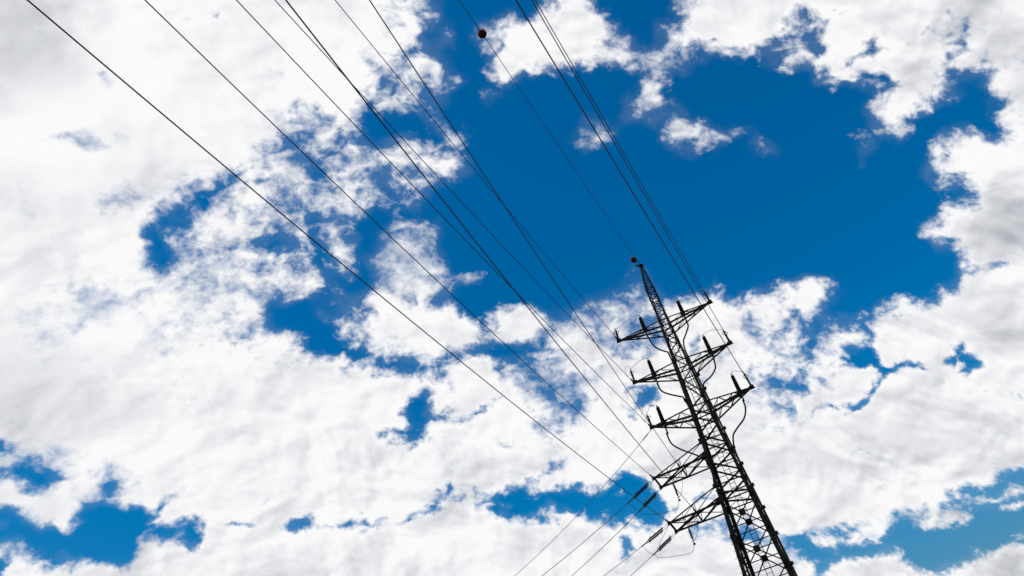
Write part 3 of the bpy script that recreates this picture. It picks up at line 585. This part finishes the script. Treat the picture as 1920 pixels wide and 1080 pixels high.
# lower crossarms (left only): flat trusses with stays, blunt end beam
LOW = [(22.17, 23.33, -4.44, -2.60, -1.10, 0.), (19.15, 20.29, -4.50, -2.74, -1.22, 0.)]
def lower_arm(zc, zs, ut, un, ur, _):
    b = MB(); h = .9
    T1, T2 = Vector((ut, -h, zc)), Vector((ut + .04, h, zc))
    N1, F1 = Vector((un, -h, zc + .02)), Vector((un, h, zc))
    nr, fr = corner(-1, True, zc + .15), corner(-1, False, zc)
    ns, fs_ = corner(-1, True, zs), corner(-1, False, zs)
    b.bar(nr, N1, .13, .10); b.bar(N1, T1, .12, .10); b.bar(fr, F1, .09, .08); b.bar(F1, T2, .11, .09)
    b.bar(T1, T2, .12, .09, ext=.08)
    b.bar(ns, T1, .065, .06); b.bar(fs_, T2, .09, .08)
    b.bar(ns, N1, .04, .04); b.bar(fs_, F1, .04, .04)
    b.bar(T1, F1, .06, .05); b.bar(T2, N1, .09, .07); b.bar(N1, F1, .09, .07)
    b.bar(N1, fr, .04, .04); b.bar(F1, nr, .09, .07)
    mn, mf = T1.lerp(N1, .5), T2.lerp(F1, .5)
    for o_ in (-.05, .05): b.bar(mn + Vector((o_, -.15, 0)), mf + Vector((o_, .15, 0)), .035, .06)
    sn = ns.lerp(T1, .47); sf = fs_.lerp(T2, .47); b.bar(sn, N1, .035); b.bar(sf, F1, .035); b.bar(ns.lerp(T1, .5), N1 + Vector((-.08, 0, 0)), .03)
    b.bar(ns.lerp(T1, .73), mn, .03); b.bar(fs_.lerp(T2, .73), mf, .03); b.bar(sn, mn, .03); b.bar(sf, mf, .03)
    b.bar(mf + Vector((-.3, 0, 0)), mf.lerp(T2, .6) + Vector((0, -.35, 0)), .035); b.bar(T1 + Vector((.25, .1, 0)), mn + Vector((0, .4, 0)), .035)
    b.box(mf.lerp(mn, .5), .18, .22, .06); b.box(N1, .20, .16, .10)
    b.box(nr + Vector((-.10, -.01, 0)), .34, .02, .42); b.box(ns + Vector((-.05, -.01, 0)), .2, .02, .3)
    o = b.build('crossarm', STEEL, tower)
    for P_ in (T1, T2):
        p = MB(); p.box(P_ + Vector((-.03, 0, 0)), .2, .18, .16); p.box(P_ + Vector((-.10, 0, -.08)), .08, .05, .16); p.build('tip_plate', STEEL, o)
for a in LOW: lower_arm(*a)
# concrete footings under the four legs
for side in (1, -1):
    for near in (True, False):
        c0 = corner(side, near, 0); b = MB(); b.box(c0 + Vector((0, 0, .05)), .7, .7, .5); b.build('footing', CAPM, tower)

# ------------------------------------------------------------------ conductors
WIRES = {
'L5o':(-4.525,-0.900,19.196,-0.08966,0.07238,0.001062),'L4o':(-4.473,-0.900,22.176,-0.08172,0.07094,0.001062),
'L3':(-3.515,-0.000,25.868,-0.09392,0.07431,0.001062),'L5i':(-2.768,-0.900,19.196,-0.03302,0.06626,0.001062),
'L2':(-3.541,-0.000,29.515,-0.10253,0.07580,0.001062),'L1':(-3.500,0.000,33.179,-0.08666,0.07225,0.001062),
'L4i':(-2.680,-0.900,22.176,-0.01311,0.05703,0.001062),'G':(0.000,0.000,38.947,-0.08782,0.07917,0.000295),
'R3':(3.515,0.000,25.868,-0.09441,0.07342,0.001062),'R2':(3.541,0.000,29.515,-0.08866,0.07291,0.001062),
'R1':(3.500,-0.000,33.179,-0.09030,0.07317,0.001062)}
def wp(n, s):
    u, c, z, az, sl, b = WIRES[n]
    return W(u + math.sin(az) * s, c - math.cos(az) * s, z - sl * s + b * s * s)
WLAB = {
'L5o': 'long black conductor ending at the outer tip of the lowest crossarm',
'L4o': 'long black conductor ending at the tip of the second lowest crossarm',
'L3': 'black conductor ending at the left tip of the third upper crossarm from the top',
'L5i': 'black conductor ending halfway along the lowest left crossarm',
'L2': 'black conductor ending at the left tip of the second crossarm from the top',
'L1': 'black conductor ending at the left tip of the topmost crossarm',
'L4i': 'black conductor ending halfway along the second lowest left crossarm',
'R3': 'black conductor ending at the right tip of the third crossarm from the top',
'R2': 'black conductor ending at the right tip of the second crossarm from the top',
'R1': 'black conductor ending at the right tip of the topmost crossarm'}
START = {'L5o': .75, 'L4o': .75, 'L3': .8, 'L2': .8, 'L1': .8, 'R1': .8, 'R2': .8, 'R3': .8, 'L4i': .75, 'L5i': .75, 'G': .35}
RAD = {'L5o': .018, 'L4o': .017, 'L4i': .017, 'L5i': .019, 'R3': .023, 'R2': .020, 'R1': .020, 'G': .017}
for n in WIRES:
    s = START[n]; ss = []
    while s < 112: ss.append(s); s += .5 if s < 3 else 1.2
    b = MB(); pts = [wp(n, x) for x in ss]; b.tube(pts, RAD.get(n, .018), 8)
    if n == 'G':
        o = b.build('earth_wire', ALU, base=pts[0], smooth=True)
        tag(o, 'thin earth wire with a red ball, running from the very top of the tower', 'wire')
        
        for s0, s1, r_, nm in ((1.9, 2.3, .034, 'damper'), (2.75, 2.95, .034, 'damper'), (.3, .62, .045, 'end_clamp')):
            d = MB(); d.tube([wp(n, s0), wp(n, s1)], r_, 6); q = d.build(nm, STEEL2, o); q.location = -Vector(pts[0])
    else:
        tag(b.build('conductor', ALU, base=pts[0], smooth=True), WLAB[n], 'wire', 'conductors of the main line overhead')

# tension insulators at the ends of the conductors
def tension(n, lab, L0=.10, L1=.74):
    if n[0] in 'LR' and len(n) == 2: L1 = .78
    a = wp(n, L0); bb = wp(n, L1); e = empty('tension_insulator', a, lab, 'insulator', 'tension insulators of the main line')
    d = (bb - a).normalized(); l = (bb - a).length; z = Vector((0, 0, 0))
    b = MB(); b.sheds(d * .12, d * (l - .12), .030, .052, 9); b.build('insulator_body', PORC, e)
    b = MB(); b.tube([z - d * .08, d * .14], .026, 8); b.build('link', STEEL2, e)
    b = MB(); b.tube([d * (l - .14), d * (l + .10)], [.036, .024], 8); b.box(d * (l - .02), .08, .08, .08); b.build('line_clamp', STEEL2, e)
tl = {'L1': 'left tip of the topmost crossarm', 'L2': 'left tip of the second crossarm from the top', 'L3': 'left tip of the third crossarm from the top',
      'R1': 'right tip of the topmost crossarm', 'R2': 'right tip of the second crossarm', 'R3': 'right tip of the third crossarm',
      'L4o': 'tip of the second lowest left crossarm', 'L5o': 'tip of the lowest left crossarm',
      'L4i': 'middle of the second lowest left crossarm', 'L5i': 'middle of the lowest left crossarm'}
for n, t in tl.items(): tension(n, 'slim tension insulator at the ' + t)

# ------------------------------------------------------------------ cable sealing ends, arresters, droppers, risers
CAB = {'R1': [(1.44, 32.46), (1.43, 32.03), (1.1, 31.48), (.72, 30.95)], 'R2': [(2.04, 28.81), (1.92, 28.19), (1.46, 27.7), (.84, 27.38), (.66, 27.05)],
       'R3': [(2.62, 25.22), (2.57, 24.71), (2.22, 24.05), (1.54, 23.55), (1.12, 23.14), (.88, 22.4)],
       'L1': [(-1.45, 32.46), (-1.34, 31.74), (-1.0, 31.2), (-.60, 30.85)], 'L2': [(-2.09, 28.7), (-2.01, 28.18), (-1.58, 27.76), (-.86, 27.28)],
       'L3': [(-2.75, 25.06), (-2.71, 24.38), (-2.29, 23.81), (-1.6, 23.2), (-1.10, 22.7)]}
JMP = {'R1': [(1.49, 34.50), (2.18, 34.66), (3.45, 34.25)], 'R2': [(2.09, 30.92), (2.74, 30.97), (3.47, 30.66)], 'R3': [(2.68, 27.33), (3.01, 27.38), (3.44, 27.07)],
       'L1': [(-1.46, 34.47), (-2.25, 34.50), (-3.45, 34.14)], 'L2': [(-2.08, 30.86), (-2.74, 30.90), (-3.48, 30.56)], 'L3': [(-2.75, 27.25), (-3.16, 27.30), (-3.53, 26.87)]}
ORD = {'1': 'topmost', '2': 'second upper', '3': 'third upper'}
SIDE = {'L': 'left', 'R': 'right'}
def bez(pts, n=10):
    P_ = [Vector(p) for p in pts]; P_ = [P_[0] * 2 - P_[1]] + P_ + [P_[-1] * 2 - P_[-2]]; out = []
    for i in range(1, len(P_) - 2):
        for k in range(n):
            t = k / n; a, b, c, d = P_[i - 1:i + 3]
            out.append(.5 * ((2 * b) + (c - a) * t + (2 * a - 5 * b + 4 * c - d) * t * t + (3 * b - a - 3 * c + d) * t ** 3))
    return out + [P_[-2]]
for idx, (n, cab) in enumerate(CAB.items()):
    sd = 1 if n[0] == 'R' else -1; k = int(n[1]) - 1; zt = ARMZ[k]; um = abs(JMP[n][0][0]); um = [1.47, 2.07, 2.68][k] * sd
    place = 'on the %s side of the %s crossarm' % (SIDE[n[0]], ORD[n[1]])
    top = JMP[n][0][1]
    e = empty('cable_sealing_end', W(um, 0, zt), 'thick upright ribbed black post ' + place, 'insulator', 'cable sealing ends on the upper crossarms', TA)
    b = MB(); h = top - zt - .08; b.sheds((0, 0, .10), (0, 0, h - .10), .105, .150, 15, .82); b.build('insulator_body', PORC, e)
    b = MB(); b.tube([(0, 0, h - .10), (0, 0, h - .02), (0, 0, h - .01), (0, 0, h + .02)], [.11, .10, .06, .04], 12); b.build('top_cap', CAPM, e)
    b = MB(); b.tube([(0, 0, h), (0, 0, h + .11)], .022, 8); b.box((0, 0, h + .09), .09, .03, .05); b.build('terminal', STEEL2, e)
    b = MB(); b.tube([(0, 0, .12), (0, 0, .02), (0, 0, .01), (0, 0, -.06)], [.12, .13, .15, .15], 14); b.build('base_flange', STEEL2, e)
    zb = cab[0][1] - zt; b = MB(); b.tube([(0, 0, -.05), (0, 0, -.30), (0, 0, zb + .16), (0, 0, zb + .14), (0, 0, zb - .02)], [.09, .065, .045, .065, .055], 10); b.build('cable_gland', STEEL2, e)
    # power cable: hangs in a bend, then runs down the leg to the ground
    c0 = corner(sd, sd > 0, cab[-1][1])
    lane = (k - 1) * .085; pts = [(cab[0][0], 0, cab[0][1] + .05)]
    for i, (u, z) in enumerate(cab):
        t = i / (len(cab) - 1); pts.append((u, (hw(z) * (-1 if sd > 0 else 1) * .55 + lane) * t, z))
    pts = bez(pts, 8); z = cab[-1][1] - .8; tail = []
    while z > 1: cc = corner(sd, sd > 0, z); tail.append((cc[0] + sd * (.085 + .02 * k), cc[1] * .95 + lane * 1.1, z)); z -= 1.2
    cc = corner(sd, sd > 0, 0); tail.append((cc[0] + sd * .2, cc[1] + lane, -.3))
    pts = pts[:-1] + bez([tuple(pts[-1])] + tail, 4)
    b = MB(); b.tube([W(*p) for p in pts], .055, 10)
    tag(b.build('power_cable', RUBBER, base=W(*pts[0]), smooth=True), 'thick black cable bending into the leg ' + place, 'cable', 'power cables running down the tower legs')
    # surge arrester at the tip
    e = empty('surge_arrester', W(sd * 3.5, .02, zt + .12), 'thin upright arrester with ring at the %s tip of the %s crossarm' % (SIDE[n[0]], ORD[n[1]]), 'insulator', 'surge arresters at the crossarm tips', TA)
    h = JMP[n][2][1] - zt - .12; dx = (JMP[n][2][0] - sd * 3.5)
    tp = Vector((dx, 0, h)); dv = tp.normalized()
    b = MB(); b.sheds(dv * .10, dv * (h * .55), .048, .074, 9); b.build('insulator_body', PORC, e)
    b = MB(); b.sheds(dv * (h * .60), dv * (h - .03), .042, .066, 6); b.build('insulator_body', PORC, e)
    for p_, r_, nm in (([(0, 0, -.02), dv * .12], [.10, .06], 'base_fitting'), ([dv * h * .54, dv * h * .61], .085, 'coupling'), ([dv * (h - .05), dv * (h + .09)], [.06, .02], 'top_terminal')):
        b = MB(); b.tube(p_, r_, 10); b.build(nm, STEEL2, e)
    b = MB(); rc = dv * h * .74; b.ring(rc + Vector((0, 0, 0)), .19, .014, (0.25 * sd, .1, 1))
    for a in (.6, 2.2, 3.8, 5.4): b.tube([dv * h * .95, rc + Vector((math.cos(a) * .18, math.sin(a) * .18, 0))], .009, 5)
    b.build('grading_ring', STEEL2, e)
    # thin dropper between arrester and sealing end, and from the line to the arrester
    j = JMP[n]; mid = [(j[0][0], 0, j[0][1] + .05), (j[0][0] * .75 + j[1][0] * .25, 0, (j[0][1] * .6 + j[1][1] * .4) + .10), (j[1][0], .02, j[1][1] + .07), (j[1][0] * .4 + j[2][0] * .6, .02, j[1][1] * .4 + j[2][1] * .6 + .07), (j[2][0], .02, j[2][1] + .08)]
    b = MB(); pts = [W(*p) for p in bez(mid, 8)]; b.tube(pts, .0125, 6)
    tag(b.build('jumper_wire', ALU, base=pts[0], smooth=True), 'thin arched wire between arrester and post ' + place, 'wire', 'thin jumper wires at the crossarm ends')
    q = wp(n, .95); a = W(j[2][0], 0, j[2][1] + .06); b = MB()
    lift = {'L2': .62, 'L3': .66, 'L1': .22, 'R1': .15, 'R2': .25, 'R3': .28}[n]; out = {'L2': -.26, 'L3': -.30}.get(n, -.05)
    pts = bez([q, q + Vector((out * .7, 0, lift * .62)), q.lerp(a, .5) + Vector((out * .4, 0, lift)), a + Vector((0, -.02, .10 + lift * .25)), a], 8)
    b.tube(pts, .0115, 6)
    tag(b.build('jumper_wire', ALU, base=pts[0], smooth=True), 'thin looped wire up to the arrester at the %s tip of the %s crossarm' % (SIDE[n[0]], ORD[n[1]]), 'wire', 'thin jumper wires at the crossarm ends')

# ------------------------------------------------------------------ lower arms: branch line to the left
BR = {'V1': ((-4.50, -.9, 22.12), (-14.53, 3.91, 20.6)), 'V2': ((-4.44, .9, 22.12), (-13.01, 5.99, 20.6)),
      'V3': ((-4.56, -.9, 19.10), (-9.904, 1.673, 18.40)), 'V4': ((-4.50, .9, 19.10), (-8.580, 3.481, 18.40))}
BLAB = {'V1': 'near end of the second lowest crossarm', 'V2': 'far end of the second lowest crossarm', 'V3': 'near end of the lowest crossarm', 'V4': 'far end of the lowest crossarm'}
def bpt(n, s):
    a, b = BR[n]; a = Vector(a); b = Vector(b); h = Vector((b[0] - a[0], b[1] - a[1], 0)); l = h.length; sl = (a[2] - b[2]) / l
    k = .0045; p = a + h / l * s; p[2] = a[2] - (sl + k * l) * s + k * s * s if s < 2 * l else a[2] - (sl + k * l) * 2 * l + k * 4 * l * l + (s - 2 * l) * (3 * k * l - sl)
    return W(*p)
for n in BR:
    e = empty('tension_string', bpt(n, .05), 'double rod insulator string at the ' + BLAB[n], 'insulator', 'double tension strings of the branch line')
    P_ = lambda s: bpt(n, s) - bpt(n, .05)
    d = (P_(2) - P_(.3)).normalized(); sv = d.cross(Vector((0, 0, 1))).normalized() * .35 + Vector((0, 0, 1)) * .94; sv.normalize(); of = sv * .085
    for sg in (-1, 1):
        b = MB(); b.tube([P_(.02) + of * sg * .8, P_(.55) + of * sg], .012, 6); b.build('link_rod', STEEL2, e)
        b = MB(); b.sheds(P_(.55) + of * sg, P_(1.75) + of * sg, .038, .060, 15); b.build('insulator_body', PORC, e)
        b = MB(); c0 = P_(.66) + of * sg; b.tube([c0, c0 + of * sg * 1.6 + d * -.03, c0 + of * sg * 2.2 + d * .12], .012, 6); b.build('arcing_horn', STEEL2, e)
        b = MB(); c0 = P_(1.7) + of * sg; b.tube([c0, c0 + of * sg * 1.4, c0 + of * sg * 1.8 + d * -.10], .012, 6); b.build('arcing_horn', STEEL2, e)
    b = MB(); b.bar(P_(.02) + of, P_(.02) - of, .06, .04); b.build('yoke', STEEL2, e)
    b = MB(); b.bar(P_(1.78) + of * 1.15, P_(1.78) - of * 1.15, .07, .05); b.ring(P_(1.86), .09, .022, d.cross(sv)); b.build('yoke', STEEL2, e)
    b = MB(); b.tube([P_(1.9), P_(2.0), P_(2.45), P_(2.5)], [.022, .04, .034, .020], 8); b.build('dead_end_clamp', STEEL2, e)
    ss = [2.45 + i * 1.0 for i in range(46)]; b = MB(); pts = [bpt(n, s) for s in ss]; b.tube(pts, .019 if n in ('V1', 'V2') else .017, 8)
    tag(b.build('conductor', ALU, base=pts[0], smooth=True), 'thin branch wire from the double string at the ' + BLAB[n], 'wire', 'wires of the branch line to the lower left')
# earth wire of the branch line
BR['V0'] = ((-3.55, 0, 25.80), (-18.83, 11.25, 24.0))
b = MB(); pts = [bpt('V0', .25 + i * 1.0) for i in range(60)]; b.tube(pts, .0165, 8)
o = tag(b.build('earth_wire', ALU, base=pts[0], smooth=True), 'thin wire running away downwards from the left tip of the third crossarm', 'wire')
b = MB(); b.tube([bpt('V0', .1), bpt('V0', .45), bpt('V0', .5), bpt('V0', 1.1)], [.02, .02, .035, .03], 8); q = b.build('clamp', STEEL2, o); q.location = -Vector(pts[0])
# jumper supports hanging from the lower arms, and their jumpers
for i, (zc, dzz, up, nm) in enumerate(((22.17, 0, -4.44, 'second lowest crossarm'), (19.15, 0, -4.5, 'lowest crossarm'))):
    ux = (-3.60, -3.70)[i]; top = W(ux, .9, zc - .05)
    e = empty('jumper_support', top, 'short hanging insulator with a small round weight under the ' + nm, 'insulator', 'jumper supports under the lower crossarms')
    L_ = (1.0, .88)[i]
    b = MB(); b.sheds((0, 0, -.06), (0, 0, -L_ + .14), .046, .074, 11); b.build('insulator_body', PORC, e)
    b = MB(); b.tube([(0, 0, .06), (0, 0, -.08)], .03, 8); b.build('hanger', STEEL2, e)
    b = MB(); b.tube([(0, 0, -L_ + .16), (0, 0, -L_ + .02)], .022, 8); b.bar((-.10, 0, -L_ + .03), (.10, 0, -L_ + .03), .03); b.build('end_fitting', STEEL2, e)
    b = MB(); b.tube([(0, 0, -L_ + .02), (0, 0, -L_ - .12)], .014, 6); b.ball((0, 0, -L_ - .17), .075, 20, 12); b.build('weight', STEEL2, e, smooth=True)
    bot = W(ux, .9, zc - .05 - L_ + .02)
    n2 = ('V2', 'V4')[i]; n1 = ('V1', 'V3')[i]; st = bpt(n2, 2.3)
    # string end -> deep bend -> support
    a0 = st; c1 = st + Vector((.25, .0, -.32)); lo = (st + bot) / 2 + Vector((0, 0, -.62 if i == 0 else -.55)); c2 = bot + Vector((-.32, .0, -.62))
    pts = bez([a0, c1, lo, c2, bot], 10); b = MB(); b.tube(pts, .0135, 6)
    tag(b.build('jumper_wire', ALU, base=a0, smooth=True), 'thin sagging wire between strings and hanging insulator under the ' + nm, 'wire', 'jumper wires at the lower crossarms')
    # support -> inner conductor
    nn = ('L4i', 'L5i')[i]; q = wp(nn, .95); s1 = bot + Vector((.28, 0, .22)); s2 = bot.lerp(q, .45) + Vector((.30, 0, .0)) ; 
    pts = bez([bot, s1, s2, q + Vector((.10, .25, -.25)), q], 10); b = MB(); b.tube(pts, .012, 6)
    tag(b.build('jumper_wire', ALU, base=bot, smooth=True), 'thin curved wire from hanging insulator up to the middle of the ' + nm, 'wire', 'jumper wires at the lower crossarms')
    # outer conductor -> near string
    q = wp(('L4o', 'L5o')[i], .95); s_ = bpt(n2, 2.0); m_ = q.lerp(s_, .5)
    pts = bez([q, q + Vector((.13, .05, -.35)), m_ + Vector((.25, .1, .05)), s_ + Vector((.18, 0, .28)), s_], 8); b = MB(); b.tube(pts, .012, 6)
    tag(b.build('jumper_wire', ALU, base=q, smooth=True), 'thin wire dropping from the tip of the ' + nm + ' to the far string', 'wire', 'jumper wires at the lower crossarms')
    # link between the two strings
    a0 = bpt(n1, 2.35); s_ = bpt(n2, 2.1); pts = bez([a0, a0.lerp(s_, .35) + Vector((0, 0, -.28)), a0.lerp(s_, .75) + Vector((0, 0, -.2)), s_], 8); b = MB(); b.tube(pts, .011, 6)
    tag(b.build('jumper_wire', ALU, base=a0, smooth=True), 'short thin wire linking the two string ends below the ' + nm, 'wire', 'jumper wires at the lower crossarms')
# thin slack wire at the second right arm
b = MB(); pts = [W(*p) for p in bez([(.75, -.5, 28.75), (.98, -.4, 28.25), (1.35, -.2, 28.15), (1.75, 0, 28.75)], 8)]; b.tube(pts, .008, 5)
tag(b.build('slack_wire', ALU, base=pts[0], smooth=True), 'very thin slack wire hanging under the right side of the second crossarm', 'wire')

# ------------------------------------------------------------------ warning balls
def marker(c, lab):
    e = empty('warning_ball', c, lab, 'marker ball', 'red warning balls on the earth wire')
    b = MB(); b.ball((0, 0, 0), .228, 40, 24); b.build('ball_shell', RED, e, smooth=True)
    d = (wp('G', 26) - wp('G', 25)).normalized(); b = MB()
    b.ring((0, 0, 0), .229, .006, d.orthogonal(), 40, 6); b.build('seam_flange', RED, e)
    return e, d
e, d = marker(wp('G', 25.45), 'dark red ball threaded on the thin earth wire far out from the tower')
for s_ in (-1, 1): b = MB(); b.tube([d * .215 * s_, d * .30 * s_], .03, 8); b.build('wire_clamp', STEEL2, e)
e, d = marker(W(-.23, -.10, 39.33), 'dark red ball fixed beside the very top of the tower')
b = MB(); b.tube([(0, 0, -.21), (.03, .01, -.33)], .03, 8); b.build('mounting_stem', STEEL2, e)
